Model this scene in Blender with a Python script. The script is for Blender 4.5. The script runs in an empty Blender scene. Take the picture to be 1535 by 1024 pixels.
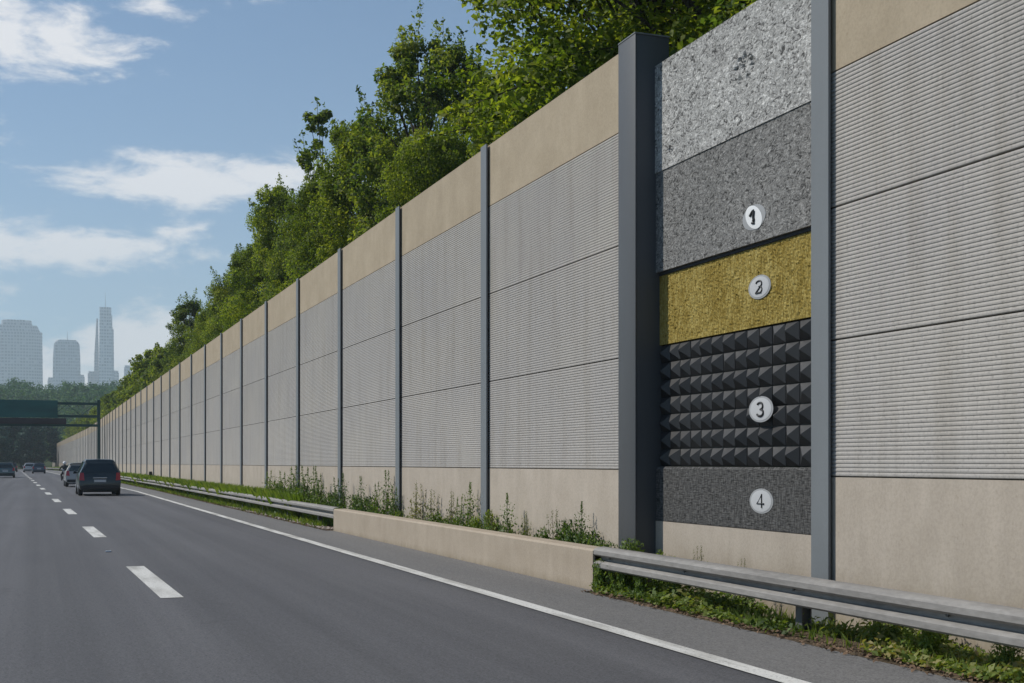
import bpy, bmesh, math, random
import numpy as np
from mathutils import Vector, Matrix
R = math.radians
sc = bpy.context.scene
C = sc.collection
rng = np.random.default_rng(7)
random.seed(7)

# ------------------------------------------------------------------ helpers
class MB:
    """collects faces, then links them as ONE mesh object"""
    def __init__(s): s.v = []; s.f = []
    def quad(s, *p):
        n = len(s.v); s.v += [tuple(q) for q in p]; s.f.append(tuple(range(n, n + len(p)))); return s
    def box(s, x0, x1, y0, y1, z0, z1, b=0.0):
        if b <= 0:
            n = len(s.v)
            s.v += [(x0,y0,z0),(x1,y0,z0),(x1,y1,z0),(x0,y1,z0),(x0,y0,z1),(x1,y0,z1),(x1,y1,z1),(x0,y1,z1)]
            s.f += [tuple(n+i for i in q) for q in ((3,2,1,0),(4,5,6,7),(0,1,5,4),(1,2,6,5),(2,3,7,6),(3,0,4,7))]
        else:
            bm = bmesh.new(); bmesh.ops.create_cube(bm, size=1)
            for v in bm.verts:
                v.co = Vector(((x0+x1)/2+v.co.x*(x1-x0), (y0+y1)/2+v.co.y*(y1-y0), (z0+z1)/2+v.co.z*(z1-z0)))
            bmesh.ops.bevel(bm, geom=bm.edges[:], offset=b, segments=2, affect='EDGES', profile=.5)
            n = len(s.v); bm.verts.index_update()
            s.v += [tuple(v.co) for v in bm.verts]; s.f += [tuple(n+v.index for v in f.verts) for f in bm.faces]; bm.free()
        return s
    def tube(s, pts, rad, n=8, cap=True, sq=(1,1)):
        pts = [Vector(p) for p in pts]; m = len(pts); base = len(s.v)
        if not hasattr(rad, '__len__'): rad = [rad]*m
        up = Vector((0,0,1)); prev = None
        for i, p in enumerate(pts):
            t = (pts[min(i+1,m-1)] - pts[max(i-1,0)]).normalized()
            if prev is None:
                a = up if abs(t.dot(up)) < .9 else Vector((1,0,0)); u = t.cross(a).normalized()
            else: u = (prev - t*prev.dot(t)).normalized()
            prev = u; w = t.cross(u)
            for k in range(n):
                an = 2*math.pi*k/n; s.v.append(tuple(p + (u*math.cos(an) + w*math.sin(an))*rad[i]))
        for i in range(m-1):
            for k in range(n):
                a = base+i*n+k; b = base+i*n+(k+1)%n
                s.f.append((a, b, b+n, a+n))
        if cap:
            s.f.append(tuple(base+k for k in reversed(range(n)))); s.f.append(tuple(base+(m-1)*n+k for k in range(n)))
        return s
    def prism_y(s, prof, ys, closed=True, xo=None, cap=True):
        """profile of (x, z) swept along y; xo(y) shifts x"""
        n = len(prof); base = len(s.v)
        for y in ys:
            o = xo(y) if xo else 0
            s.v += [(p[0]+o, y, p[1]) for p in prof]
        r = n if closed else n-1
        for i in range(len(ys)-1):
            for k in range(r):
                a = base+i*n+k; b = base+i*n+(k+1)%n
                s.f.append((a, b, b+n, a+n))
        if cap and closed:
            s.f.append(tuple(base+k for k in range(n))); s.f.append(tuple(base+(len(ys)-1)*n+k for k in reversed(range(n))))
        return s
    def disc_x(s, x, y, z, ry, rz, depth, dome=0.0, n=32, rings=4, tilt=0.0):
        """a lens-shaped disc facing -x"""
        base = len(s.v); ct, st = math.cos(tilt), math.sin(tilt)
        def P(r, an, xx):
            a, b = r*ry*math.cos(an), r*rz*math.sin(an)
            return (xx, y + a*ct - b*st, z + a*st + b*ct)
        s.v.append((x-depth-dome, y, z))
        lv = [(i/rings, x-depth-dome*math.sqrt(max(0, 1-(i/rings)**2))) for i in range(1, rings+1)] + [(1.0, x)]
        for r, xx in lv:
            for k in range(n): s.v.append(P(r, 2*math.pi*k/n, xx))
        for k in range(n): s.f.append((base, base+1+k, base+1+(k+1)%n))
        for i in range(len(lv)-1):
            for k in range(n):
                a = base+1+i*n+k; b = base+1+i*n+(k+1)%n
                s.f.append((a, a+n, b+n, b))
        return s
    def build(s, name, mat, parent=None, smooth=False, loc=None, fix=True):
        me = bpy.data.meshes.new(name); me.from_pydata(s.v, [], s.f); me.validate()
        if fix:
            bm = bmesh.new(); bm.from_mesh(me); bmesh.ops.recalc_face_normals(bm, faces=bm.faces[:]); bm.to_mesh(me); bm.free()
        me.materials.append(mat)
        if smooth:
            me.polygons.foreach_set('use_smooth', [True]*len(me.polygons))
            try: me.set_sharp_from_angle(angle=R(40))
            except Exception: pass
        o = bpy.data.objects.new(name, me); C.objects.link(o)
        if parent: o.parent = parent
        if loc: o.location = loc
        return o

def np_mesh(name, quads, mat, parent=None, uvcol=None):
    """quads: (N, 4, 3) array -> one mesh object, fast"""
    n = len(quads); me = bpy.data.meshes.new(name)
    me.vertices.add(n*4); me.vertices.foreach_set('co', np.ascontiguousarray(quads, dtype=np.float32).ravel())
    me.loops.add(n*4); me.loops.foreach_set('vertex_index', np.arange(n*4, dtype=np.int32))
    me.polygons.add(n); me.polygons.foreach_set('loop_start', np.arange(0, n*4, 4, dtype=np.int32))
    me.update(calc_edges=True); me.materials.append(mat)
    o = bpy.data.objects.new(name, me); C.objects.link(o)
    if parent: o.parent = parent
    return o

def tag(o, label=None, cat=None, group=None, kind=None):
    if label: o['label'] = label
    if cat: o['category'] = cat
    if group: o['group'] = group
    if kind: o['kind'] = kind
    return o
def empty(name, loc=(0,0,0), rz=0.0):
    o = bpy.data.objects.new(name, None); C.objects.link(o); o.location = loc; o.rotation_euler.z = rz
    o.empty_display_size = .2
    return o
KIDS = {}
def kids(o):
    return [c for c in o.children]
def copy_tree(o, parent=None):
    c = o.copy(); C.objects.link(c)
    if parent: c.parent = parent
    for ch in kids(o): copy_tree(ch, c)
    return c

# ------------------------------------------------------------------ materials
def nt(name):
    m = bpy.data.materials.new(name); m.use_nodes = True
    t = m.node_tree; b = t.nodes['Principled BSDF']
    return m, t, b
def nd(t, typ, **kw):
    n = t.nodes.new(typ)
    for k, v in kw.items():
        if k.startswith('i_'):
            key = k[2:]; key = int(key) if key.isdigit() else key.replace('_', ' ')
            n.inputs[key].default_value = v
        else: setattr(n, k, v)
    return n
def ln(t, a, b): t.links.new(a, b)
def coords(t, scale, obj=False):
    g = nd(t, 'ShaderNodeTexCoord') if obj else nd(t, 'ShaderNodeNewGeometry')
    mp = nd(t, 'ShaderNodeMapping'); mp.inputs['Scale'].default_value = scale
    ln(t, g.outputs['Object'] if obj else g.outputs['Position'], mp.inputs['Vector'])
    return mp.outputs[0]
def noise(t, vec, scale, detail=4, rough=.55, dist=0.0):
    n = nd(t, 'ShaderNodeTexNoise'); n.inputs['Scale'].default_value = scale
    n.inputs['Detail'].default_value = detail; n.inputs['Roughness'].default_value = rough
    n.inputs['Distortion'].default_value = dist
    ln(t, vec, n.inputs['Vector']); return n.outputs['Fac']
def vary(t, lo):
    oi = nd(t, 'ShaderNodeObjectInfo'); return ramp(t, oi.outputs['Random'], [(0, (lo,)*3), (1, (1,1,1))])
def ramp(t, fac, stops):
    r = nd(t, 'ShaderNodeValToRGB'); e = r.color_ramp.elements
    while len(e) < len(stops): e.new(.5)
    for i, (p, c) in enumerate(stops):
        e[i].position = p; e[i].color = tuple(c) + (1,) if len(c) == 3 else c
    ln(t, fac, r.inputs[0]); return r.outputs[0]
def mul(t, a, b, fac=1.0, mode='MULTIPLY'):
    m = nd(t, 'ShaderNodeMix', data_type='RGBA', blend_type=mode); m.inputs[0].default_value = fac
    for s, x in ((6, a), (7, b)):
        if hasattr(x, 'links') or hasattr(x, 'is_output'): ln(t, x, m.inputs[s])
        else: m.inputs[s].default_value = tuple(x) + (1,)
    return m.outputs[2]
def bump(t, b, h, strength, dist):
    n = nd(t, 'ShaderNodeBump'); n.inputs['Strength'].default_value = strength; n.inputs['Distance'].default_value = dist
    ln(t, h, n.inputs['Height']); ln(t, n.outputs[0], b.inputs['Normal'])
def sh(c, k): return tuple(min(1, x*k) for x in c)

def M(name, col, rough=.6, metal=0.0, layers=((3, (1,1,1), .12),), bmp=None, spec=.5, obj=False):
    """base colour modulated by noise layers (scale, stretch, amount); bmp = (scale, stretch, strength, dist)"""
    m, t, b = nt(name); out = None
    for sc_, st, am in layers:
        r = ramp(t, noise(t, coords(t, st, obj), sc_), [(.3, (1-am,)*3), (.7, (1+0*am,)*3)])
        out = r if out is None else mul(t, out, r)
    if out is None: b.inputs['Base Color'].default_value = tuple(col) + (1,)
    else: ln(t, mul(t, col, out), b.inputs['Base Color'])
    b.inputs['Roughness'].default_value = rough; b.inputs['Metallic'].default_value = metal
    b.inputs['Specular IOR Level'].default_value = spec
    if bmp: bump(t, b, noise(t, coords(t, bmp[1], obj), bmp[0], 5), bmp[2], bmp[3])
    return m

MAT = {}
# wall
def ribbed(name, col):
    m, t, b = nt(name)
    a = ramp(t, noise(t, coords(t, (1,16,.25)), 1.6, 5, .65), [(.3, (.88,)*3), (.7, (1,)*3)])
    c = ramp(t, noise(t, coords(t, (.4,.35,.5)), 1.3, 3), [(.35, (.92,.92,.93)), (.65, (1.,.99,.97))])
    # punched slots: short dashes along each rib
    d = noise(t, coords(t, (1,30,34)), 1.0, 3, .6)
    e = ramp(t, d, [(.30, (.72,)*3), (.46, (1,)*3), (.64, (1,)*3), (.72, (1.18,)*3)])
    g = noise(t, coords(t, (1,1,.12)), 3.2, 6, .6)
    gr = ramp(t, g, [(.34, (.90,.89,.87)), (.52, (1,1,1))])
    ln(t, mul(t, mul(t, mul(t, mul(t, mul(t, col, a), c), e), gr), vary(t, .93)), b.inputs['Base Color'])
    b.inputs['Roughness'].default_value = .7; b.inputs['Specular IOR Level'].default_value = .2
    bump(t, b, d, .3, .006)
    return m
MAT['rib'] = ribbed('ribbed_grey', (.435,.41,.38))
def concrete(name, col, streak=.2, stain=None):
    m, t, b = nt(name)
    a = ramp(t, noise(t, coords(t, (1,3.5,.5)), 1.4, 7, .62), [(.3, (1-streak*.6,)*3), (.7, (1,)*3)])
    c = ramp(t, noise(t, coords(t, (1,1,1)), 1.7, 7, .65), [(.3, (.84,.83,.81)), (.7, (1,1,1))])
    d = ramp(t, noise(t, coords(t, (1,1,1)), 38, 3), [(.3, (.88,)*3), (.6, (1,)*3)])
    pits = ramp(t, noise(t, coords(t, (1,1,1)), 24, 2, .5), [(.24, (.90,.89,.87)), (.33, (1,1,1))])
    o = mul(t, mul(t, mul(t, mul(t, mul(t, col, a), c), d), pits), vary(t, .95))
    if stain:
        s = nd(t, 'ShaderNodeNewGeometry'); sp = nd(t, 'ShaderNodeSeparateXYZ'); ln(t, s.outputs['Position'], sp.inputs[0])
        mr = nd(t, 'ShaderNodeMapRange'); mr.inputs[1].default_value = stain; mr.inputs[2].default_value = -.1
        ln(t, sp.outputs[2], mr.inputs[0])
        mm = nd(t, 'ShaderNodeMath', operation='MULTIPLY'); ln(t, mr.outputs[0], mm.inputs[0])
        ln(t, noise(t, coords(t, (1,3,1)), 2.5, 5), mm.inputs[1])
        o = mul(t, o, ramp(t, mm.outputs[0], [(.1, (1,1,1)), (.6, (.62,.6,.5))]))
    ln(t, o, b.inputs['Base Color']); b.inputs['Roughness'].default_value = .85; b.inputs['Specular IOR Level'].default_value = .2
    bump(t, b, noise(t, coords(t, (1,1,1)), 60, 4), .3, .004)
    return m
MAT['band'] = concrete('sand_concrete', (.48,.395,.285), .13)
MAT['base'] = concrete('pale_concrete', (.52,.45,.372), .16, .75)
MAT['barrier'] = concrete('barrier_concrete', (.46,.385,.30), .14, .15)
MAT['post'] = M('post_paint', (.185,.198,.205), .55, .0, ((2,(1,1,.3),.12),(40,(1,1,1),.05)), (30,(1,1,1),.06,.002))
MAT['column'] = M('column_paint', (.082,.086,.09), .55, .0, ((1.5,(1,1,.3),.14),(40,(1,1,1),.05)), (25,(1,1,1),.05,.002))
MAT['dark'] = M('gap_shade_paint', (.03,.03,.032), .8)  # near-black colour for the painted shade below the grey slab
def porous(name, lo, hi, sc_):
    m, t, b = nt(name); w = coords(t, (1,.62,1))
    n1 = noise(t, w, sc_, 4, .6, 1.6); n3 = noise(t, w, sc_*1.7, 3, .6, 1.2); n2 = noise(t, w, 1.8, 4)
    mid = tuple(a*.45+c_*.55 for a, c_ in zip(lo, hi))
    c1 = ramp(t, n1, [(.36, lo), (.44, mid), (.54, sh(mid, 1.15)), (.62, hi)])
    c3 = ramp(t, n3, [(.32, (.22,)*3), (.40, (.9,)*3), (.56, (1,)*3), (.66, (1.5,)*3)])
    c2 = ramp(t, n2, [(.35, (.86,)*3), (.65, (1,)*3)])
    ln(t, mul(t, mul(t, c1, c3), c2), b.inputs['Base Color']); b.inputs['Roughness'].default_value = .85; b.inputs['Specular IOR Level'].default_value = .2
    bump(t, b, n1, .55, .03)
    return m
MAT['porous_pale'] = porous('porous_pale_concrete', (.075,.073,.07), (.58,.57,.545), 18)
MAT['porous_grey'] = porous('porous_grey_concrete', (.045,.044,.042), (.30,.293,.28), 20)
def wool():
    m, t, b = nt('mineral_wool')
    n1 = noise(t, coords(t, (1,2.0,.42)), 15, 7, .72, 1.6); n2 = noise(t, coords(t, (1,1.4,.7)), 2.2, 4)
    c = ramp(t, n1, [(.3, (.115,.080,.018)), (.47, (.30,.222,.055)), (.68, (.54,.45,.18))])
    ln(t, mul(t, c, ramp(t, n2, [(.35, (.78,.74,.6)), (.65, (1,1,1))])), b.inputs['Base Color'])
    b.inputs['Roughness'].default_value = .95; b.inputs['Specular IOR Level'].default_value = .1
    bump(t, b, n1, .55, .03); return m
MAT['wool'] = wool()
MAT['foam'] = M('black_foam', (.027,.027,.028), .5, 0, ((3,(1,1,1),.25),(60,(1,1,1),.2)), (90,(1,1,1),.35,.004))
def weave():
    m, t, b = nt('grey_fabric')
    n1 = noise(t, coords(t, (1,52,12)), 1.0, 3); n2 = noise(t, coords(t, (1,12,66)), 1.0, 3)
    mm = nd(t, 'ShaderNodeMath', operation='MULTIPLY'); ln(t, n1, mm.inputs[0]); ln(t, n2, mm.inputs[1])
    c = ramp(t, mm.outputs[0], [(.15, (.025,.024,.023)), (.26, (.085,.083,.08)), (.4, (.14,.136,.13))])
    ln(t, c, b.inputs['Base Color']); b.inputs['Roughness'].default_value = .85; b.inputs['Specular IOR Level'].default_value = .2
    bump(t, b, mm.outputs[0], .8, .02); return m
MAT['weave'] = weave()
MAT['badge_edge_shade'] = M('badge_edge_shade', (.33,.33,.33), .5, 0, ())  # grey stands in for shading round the edge of the domed badge
MAT['badge_face'] = M('badge_face', (.78,.78,.77), .5, 0, ())
MAT['badge_grey'] = M('badge_grey', (.50,.50,.50), .5, 0, ())
MAT['ink'] = M('ink', (.012,.012,.012), .5, 0, ())
# road
def asphalt(name, col, kx=.15):
    m, t, b = nt(name)
    a = ramp(t, noise(t, coords(t, (1.35,.012,1)), 1.0, 5, .6), [(.34, (1-kx,)*3), (.66, (1,)*3)])
    c = ramp(t, noise(t, coords(t, (.5,.10,1)), 1.0, 6, .62), [(.3, (.80,.80,.82)), (.7, (1,1,1))])
    f = ramp(t, noise(t, coords(t, (1,.35,1)), 22, 4, .7), [(.32, (.80,)*3), (.62, (1,)*3)])
    d = ramp(t, noise(t, coords(t, (1,1,1)), 48, 5, .78), [(.36, (.30,.30,.32)), (.48, (.9,.9,.9)), (.60, (1.0,1.0,1.0)), (.70, (1.7,1.7,1.68))])
    sp = ramp(t, noise(t, coords(t, (1,.6,1)), .9, 6, .7), [(.27, (.72,)*3), (.36, (1,)*3)])
    o = mul(t, mul(t, mul(t, mul(t, mul(t, col, a), c), d), f), sp)
    ln(t, o, b.inputs['Base Color']); b.inputs['Roughness'].default_value = .72; b.inputs['Specular IOR Level'].default_value = .3
    bump(t, b, noise(t, coords(t, (1,1,1)), 80, 3, .7), .6, .008)
    return m
MAT['asphalt'] = asphalt('asphalt', (.158,.156,.162), .34)
MAT['shoulder'] = asphalt('shoulder_asphalt', (.235,.228,.218), .14)
def paint_line():
    m, t, b = nt('road_paint')
    n1 = noise(t, coords(t, (1,1,1)), 45, 5, .7); n2 = noise(t, coords(t, (2,.3,1)), 2, 4)
    c = ramp(t, n1, [(.34, (.22,.215,.21)), (.43, (.58,.57,.54)), (.7, (.68,.67,.63))])
    ln(t, mul(t, c, ramp(t, n2, [(.34, (.62,.61,.59)), (.56, (1,1,1))])), b.inputs['Base Color'])
    b.inputs['Roughness'].default_value = .7; bump(t, b, n1, .3, .003); return m
MAT['line'] = paint_line()
MAT['verge'] = M('verge_soil', (.20,.15,.10), .95, 0, ((6,(1,1,1),.5),(40,(1,1,1),.45),(1.2,(1,.5,1),.3)), (30,(1,1,1),.9,.03), .1)
MAT['ground'] = M('ground_earth', (.07,.10,.035), .95, 0, ((.5,(1,1,1),.4),(8,(1,1,1),.4)), (6,(1,1,1),.8,.1), .1)
MAT['litter'] = M('dry_leaves', (.21,.13,.075), .9, 0, ((14,(1,1,1),.5),))
MAT['rubble'] = M('pale_rubble', (.48,.40,.34), .9, 0, ((9,(1,1,1),.35),), (40,(1,1,1),.6,.01))
MAT['steel'] = M('galvanised_steel', (.36,.34,.315), .75, .0, ((2.5,(1,.25,3),.34),(30,(1,.3,1),.22),(7,(1,1,4),.18)), (35,(1,.3,1),.12,.003))
MAT['steel_dark'] = M('weathered_steel', (.13,.13,.125), .7, .2, ((6,(1,1,1),.4),))
MAT['gantry'] = M('dark_green_steel', (.018,.075,.07), .6, 0, ((.4,(1,1,1),.3),))
MAT['gantry_sign'] = M('dark_green_sign', (.016,.13,.12), .55, 0, ((.25,(1,1,3),.35),))
MAT['gantry_brown'] = M('brown_board', (.05,.04,.045), .6, 0, ((.5,(1,1,1),.3),))
MAT['yellow'] = M('yellow_plate', (.55,.40,.06), .6)
MAT['wood'] = M('dark_wood', (.05,.04,.03), .85, 0, ((8,(1,1,.2),.4),))
def leafmat(name, stops, trans=.55, gloss=.6):
    m, t, b = nt(name)
    g = nd(t, 'ShaderNodeNewGeometry')
    big = noise(t, coords(t, (1,1,1)), .55, 2)
    mx = nd(t, 'ShaderNodeMath', operation='MULTIPLY_ADD'); mx.inputs[1].default_value = .62
    ln(t, g.outputs['Random Per Island'], mx.inputs[0])
    m2 = nd(t, 'ShaderNodeMath', operation='MULTIPLY_ADD'); m2.inputs[1].default_value = 1.4; m2.inputs[2].default_value = -.5
    ln(t, big, m2.inputs[0]); ln(t, m2.outputs[0], mx.inputs[2])
    c = ramp(t, mx.outputs[0], stops)
    ln(t, c, b.inputs['Base Color']); b.inputs['Roughness'].default_value = gloss; b.inputs['Specular IOR Level'].default_value = .25
    tr = nd(t, 'ShaderNodeBsdfTranslucent'); ln(t, mul(t, c, (1.5,1.5,.55)), tr.inputs['Color'])
    ms = nd(t, 'ShaderNodeMixShader'); ms.inputs[0].default_value = trans
    ln(t, b.outputs[0], ms.inputs[1]); ln(t, tr.outputs[0], ms.inputs[2])
    ln(t, ms.outputs[0], t.nodes['Material Output'].inputs[0])
    return m
MAT['leaf'] = leafmat('tree_leaves', [(.05, (.035,.065,.014)), (.35, (.11,.165,.024)), (.72, (.22,.27,.034)), (1, (.32,.33,.05))])
MAT['leaf_cool'] = leafmat('tree_leaves_cool', [(.1, (.03,.065,.020)), (.45, (.11,.165,.034)), (.85, (.25,.28,.05))], .55)
MAT['leaf_dark'] = leafmat('tree_leaves_dark', [(.1, (.006,.045,.036)), (.5, (.014,.072,.052)), (.95, (.03,.11,.065))], .12, .6)
MAT['wood_far'] = leafmat('far_wood_leaves', [(.1, (.012,.06,.026)), (.5, (.035,.12,.036)), (.9, (.11,.21,.045))], .2, .7)
MAT['grass'] = leafmat('grass_blades', [(.1, (.06,.11,.015)), (.5, (.13,.20,.03)), (.9, (.22,.26,.06))], .4, .5)
MAT['weed'] = leafmat('weed_leaves', [(.1, (.04,.08,.016)), (.5, (.095,.16,.03)), (.9, (.19,.25,.05))], .35, .5)
MAT['weed_pale'] = leafmat('weed_leaves_pale', [(.1, (.10,.12,.06)), (.5, (.16,.18,.07)), (.9, (.26,.25,.11))], .35, .6)
MAT['cover'] = leafmat('ground_cover_leaves', [(.05, (.04,.07,.016)), (.4, (.10,.155,.03)), (.75, (.20,.25,.055)), (1, (.33,.28,.12))], .35, .55)
MAT['bark'] = M('bark', (.065,.052,.04), .9, 0, ((5,(1,1,.25),.5),), (12,(1,1,.25),.8,.04))
# cars
def carpaint(name, col, rough=.28):
    m, t, b = nt(name); b.inputs['Base Color'].default_value = tuple(col)+(1,)
    b.inputs['Roughness'].default_value = rough; b.inputs['Coat Weight'].default_value = .6; b.inputs['Coat Roughness'].default_value = .08
    return m
MAT['car_dark'] = carpaint('dark_teal_paint', (.012,.022,.025)); MAT['car_silver'] = carpaint('silver_paint', (.36,.37,.38), .3)
MAT['car_teal'] = carpaint('grey_teal_paint', (.08,.13,.14)); MAT['car_blue'] = carpaint('dark_blue_paint', (.05,.07,.11))
MAT['car_white'] = carpaint('pale_grey_paint', (.46,.47,.48)); MAT['car_black'] = carpaint('black_paint', (.015,.022,.03))
MAT['car_glass'] = M('car_glass', (.012,.022,.022), .06, 0, (), None, .8)
MAT['tail'] = M('tail_lamp', (.42,.035,.045), .25, 0, ()); MAT['plate'] = M('number_plate', (.55,.56,.58), .4, 0, ())
MAT['rubber'] = M('tyre_rubber', (.016,.016,.017), .8, 0, ()); MAT['rim'] = M('wheel_rim', (.3,.3,.31), .35, .7, ())
MAT['plastic'] = M('black_plastic', (.02,.02,.022), .55, 0, ()); MAT['chrome'] = M('bright_trim', (.6,.6,.62), .2, .8, ())
MAT['jacket'] = M('dark_jacket', (.03,.032,.036), .8, 0, ((6,(1,1,1),.3),)); MAT['helmet'] = M('white_helmet', (.75,.75,.76), .25, 0, ())
def facade(name, wall, glass, fh, fw, obj=True):
    m, t, b = nt(name)
    tc = nd(t, 'ShaderNodeTexCoord'); sp = nd(t, 'ShaderNodeSeparateXYZ'); ln(t, tc.outputs['Object'], sp.inputs[0])
    def saw(sock, per, lo):
        a = nd(t, 'ShaderNodeMath', operation='DIVIDE'); a.inputs[1].default_value = per; ln(t, sock, a.inputs[0])
        f = nd(t, 'ShaderNodeMath', operation='FRACT'); ln(t, a.outputs[0], f.inputs[0])
        g = nd(t, 'ShaderNodeMath', operation='GREATER_THAN'); g.inputs[1].default_value = lo; ln(t, f.outputs[0], g.inputs[0]); return g.outputs[0], a.outputs[0]
    ad = nd(t, 'ShaderNodeMath', operation='ADD'); ln(t, sp.outputs[0], ad.inputs[0]); ln(t, sp.outputs[1], ad.inputs[1])
    v, vi = saw(sp.outputs[2], fh, .42); h, hi = saw(ad.outputs[0], fw, .3)
    mm = nd(t, 'ShaderNodeMath', operation='MULTIPLY'); ln(t, v, mm.inputs[0]); ln(t, h, mm.inputs[1])
    cb = nd(t, 'ShaderNodeCombineXYZ')
    for s_, k in ((hi, 0), (vi, 2)):
        fl = nd(t, 'ShaderNodeMath', operation='FLOOR'); ln(t, s_, fl.inputs[0]); ln(t, fl.outputs[0], cb.inputs[k])
    wn = nd(t, 'ShaderNodeTexWhiteNoise'); ln(t, cb.outputs[0], wn.inputs['Vector'])
    gl = ramp(t, wn.outputs['Value'], [(.2, sh(glass, .6)), (.8, sh(glass, 1.5)), (1, sh(wall, 1.1))])
    mx = nd(t, 'ShaderNodeMix', data_type='RGBA'); ln(t, mm.outputs[0], mx.inputs[0]); mx.inputs[6].default_value = tuple(wall)+(1,); ln(t, gl, mx.inputs[7])
    ln(t, mx.outputs[2], b.inputs['Base Color']); b.inputs['Roughness'].default_value = .5
    return m
MAT['fac_grey'] = facade('grey_facade', (.42,.405,.40), (.05,.06,.075), 9, 8)
MAT['fac_blue'] = facade('blue_facade', (.32,.33,.345), (.04,.06,.08), 9, 6.4)
MAT['fac_pale'] = facade('pale_facade', (.48,.49,.49), (.08,.11,.14), 9, 7)
MAT['fac_red'] = facade('reddish_facade', (.36,.27,.24), (.12,.10,.10), 8, 7)
MAT['mast'] = M('mast_metal', (.25,.25,.26), .5, .3, ())

# ------------------------------------------------------------------ layout curves (metres; road runs along +Y, right is +X)
WX = 6.85                                     # front plane of the noise wall
def bend(y): return -(max(0.0, y-240.0)**2)/800.0
def edgeX(y): return 4.82 - .022*max(0.0, y-70.0) + bend(y)
def dashX(y): return 1.39 - .0185*(max(y, -10)-14.5) + bend(y)
def railX(y): return -.0098*max(0.0, y-70.0) + bend(y)
def wallX(y): return WX - .0150*max(0.0, y-200.0)
def leftX(y): return dashX(y) - 3.75
ys_road = [-40,-20,-10,0,5,10,15,20,30,40,50,60,70,80,95,110,130,150,170,190,210,230,245,260,275,290,305,320,340,360]

def ribbon(name, fl, fr, zl, zr, ys, mat, kind='structure', parent=None, sub=1):
    mb = MB(); L = []
    for y in ys:
        a, b = fl(y), fr(y); row = []
        for k in range(sub+1):
            q = k/sub; mb.v.append((a+(b-a)*q, y, zl+(zr-zl)*q)); row.append(len(mb.v)-1)
        L.append(row)
    for i in range(len(L)-1):
        for k in range(sub): mb.f.append((L[i][k], L[i][k+1], L[i+1][k+1], L[i+1][k]))
    o = mb.build(name, mat, parent)
    if o.data.polygons and o.data.polygons[0].normal.z < 0: o.data.flip_normals()
    if kind: tag(o, kind=kind)
    return o

# ------------------------------------------------------------------ ground, road, verge
def gz(x, y):
    z = -.30
    if x > 7.3: z = .3 + 1.7*min(1, (x-7.3)/2.5) + 2.0*min(1, max(0, (x-10)/18))
    if x < -8: z = -.1 + .5*min(1, (-8-x)/30)
    t = min(1, max(0, (y-430)/330)); s = t*t*(3-2*t)
    z += s*(31 + 5*math.sin(x*.021+1.0) + 4*math.sin(x*.05+y*.013))
    return z
gx = [-900,-500,-300,-200,-150,-110,-80,-60,-45,-35,-25,-18,-12,-8,-4,0,3,7.25,7.35,8.5,9.8,12,16,20,28,36,46,60,80,100,130,170,220,300,450,700,1100]
gy = [-120,-60,-20,0,20,50,100,150,200,250,300,350,400,430,450,475,500,530,560,590,620,650,680,710,740,770,820,900,1100,1500,2000,2600,3600,6000]
mb = MB()
for y in gy:
    for x in gx: mb.v.append((x, y, gz(x, y)))
nx = len(gx)
for j in range(len(gy)-1):
    for i in range(nx-1): mb.f.append((j*nx+i, j*nx+i+1, (j+1)*nx+i+1, (j+1)*nx+i))
tag(mb.build('ground', MAT['ground'], smooth=True, fix=False), kind='structure')
ribbon('road', lambda y: leftX(y)-1.6, lambda y: edgeX(y)+.35, 0, 0, ys_road, MAT['asphalt'], sub=4)
ribbon('shoulder', lambda y: edgeX(y)-.02, lambda y: 6.085 if 13.55 < y < 27.65 else max(edgeX(y)+.5, 5.94+railX(y)), .004, .004, sorted(ys_road+[13.5,13.6,27.6,27.7]), MAT['shoulder'])
mb = MB()
for y in ys_road:
    r = max(edgeX(y)+.5, 5.94+railX(y)); w = max(r+.8, wallX(y)-railX(0)+.1) if y > 200 else wallX(y)+.1
    for q, z in ((0, -.02), (.2, -.004), (.32, .030), (.65, .0), (1, -.10)): mb.v.append((r-.02+(w-r)*q, y, z))
for i in range(len(ys_road)-1):
    for k in range(4): mb.f.append((i*5+k, i*5+k+1, i*5+k+6, i*5+k+5))
tag(mb.build('verge', MAT['verge'], smooth=True, fix=False), kind='structure')
ribbon('left_verge', lambda y: leftX(y)-9, lambda y: leftX(y)-1.55, -.15, .008, ys_road, MAT['ground'])
# painted lines
yl = [-20 + 2.5*k for k in range(40)] + [80 + 6*k for k in range(40)]
ribbon('edge_line', lambda y: edgeX(y)-.09, lambda y: edgeX(y)+.09, .009, .009, yl, MAT['line'])
ribbon('road_edge_line', lambda y: leftX(y)-.09, lambda y: leftX(y)+.09, .005, .005, yl, MAT['line'])
mb = MB(); k = -2
while True:
    y0 = 14.5 + 12.3*k; y1 = y0 + 4.6; k += 1
    if y1 > 318: break
    mb.quad((dashX(y0)-.125,y0,.005), (dashX(y0)+.125,y0,.005), (dashX(y1)+.125,y1,.005), (dashX(y1)-.125,y1,.005))
tag(mb.build('lane_line', MAT['line'], fix=False), kind='structure')
mb = MB(); mb.box(1.05,1.15,22.3,22.4,.0,.022,.008)
tag(mb.build('road_stud', MAT['chrome']), 'small pale reflector stud on the dark lane between the two nearest dashes', 'road stud')

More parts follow.
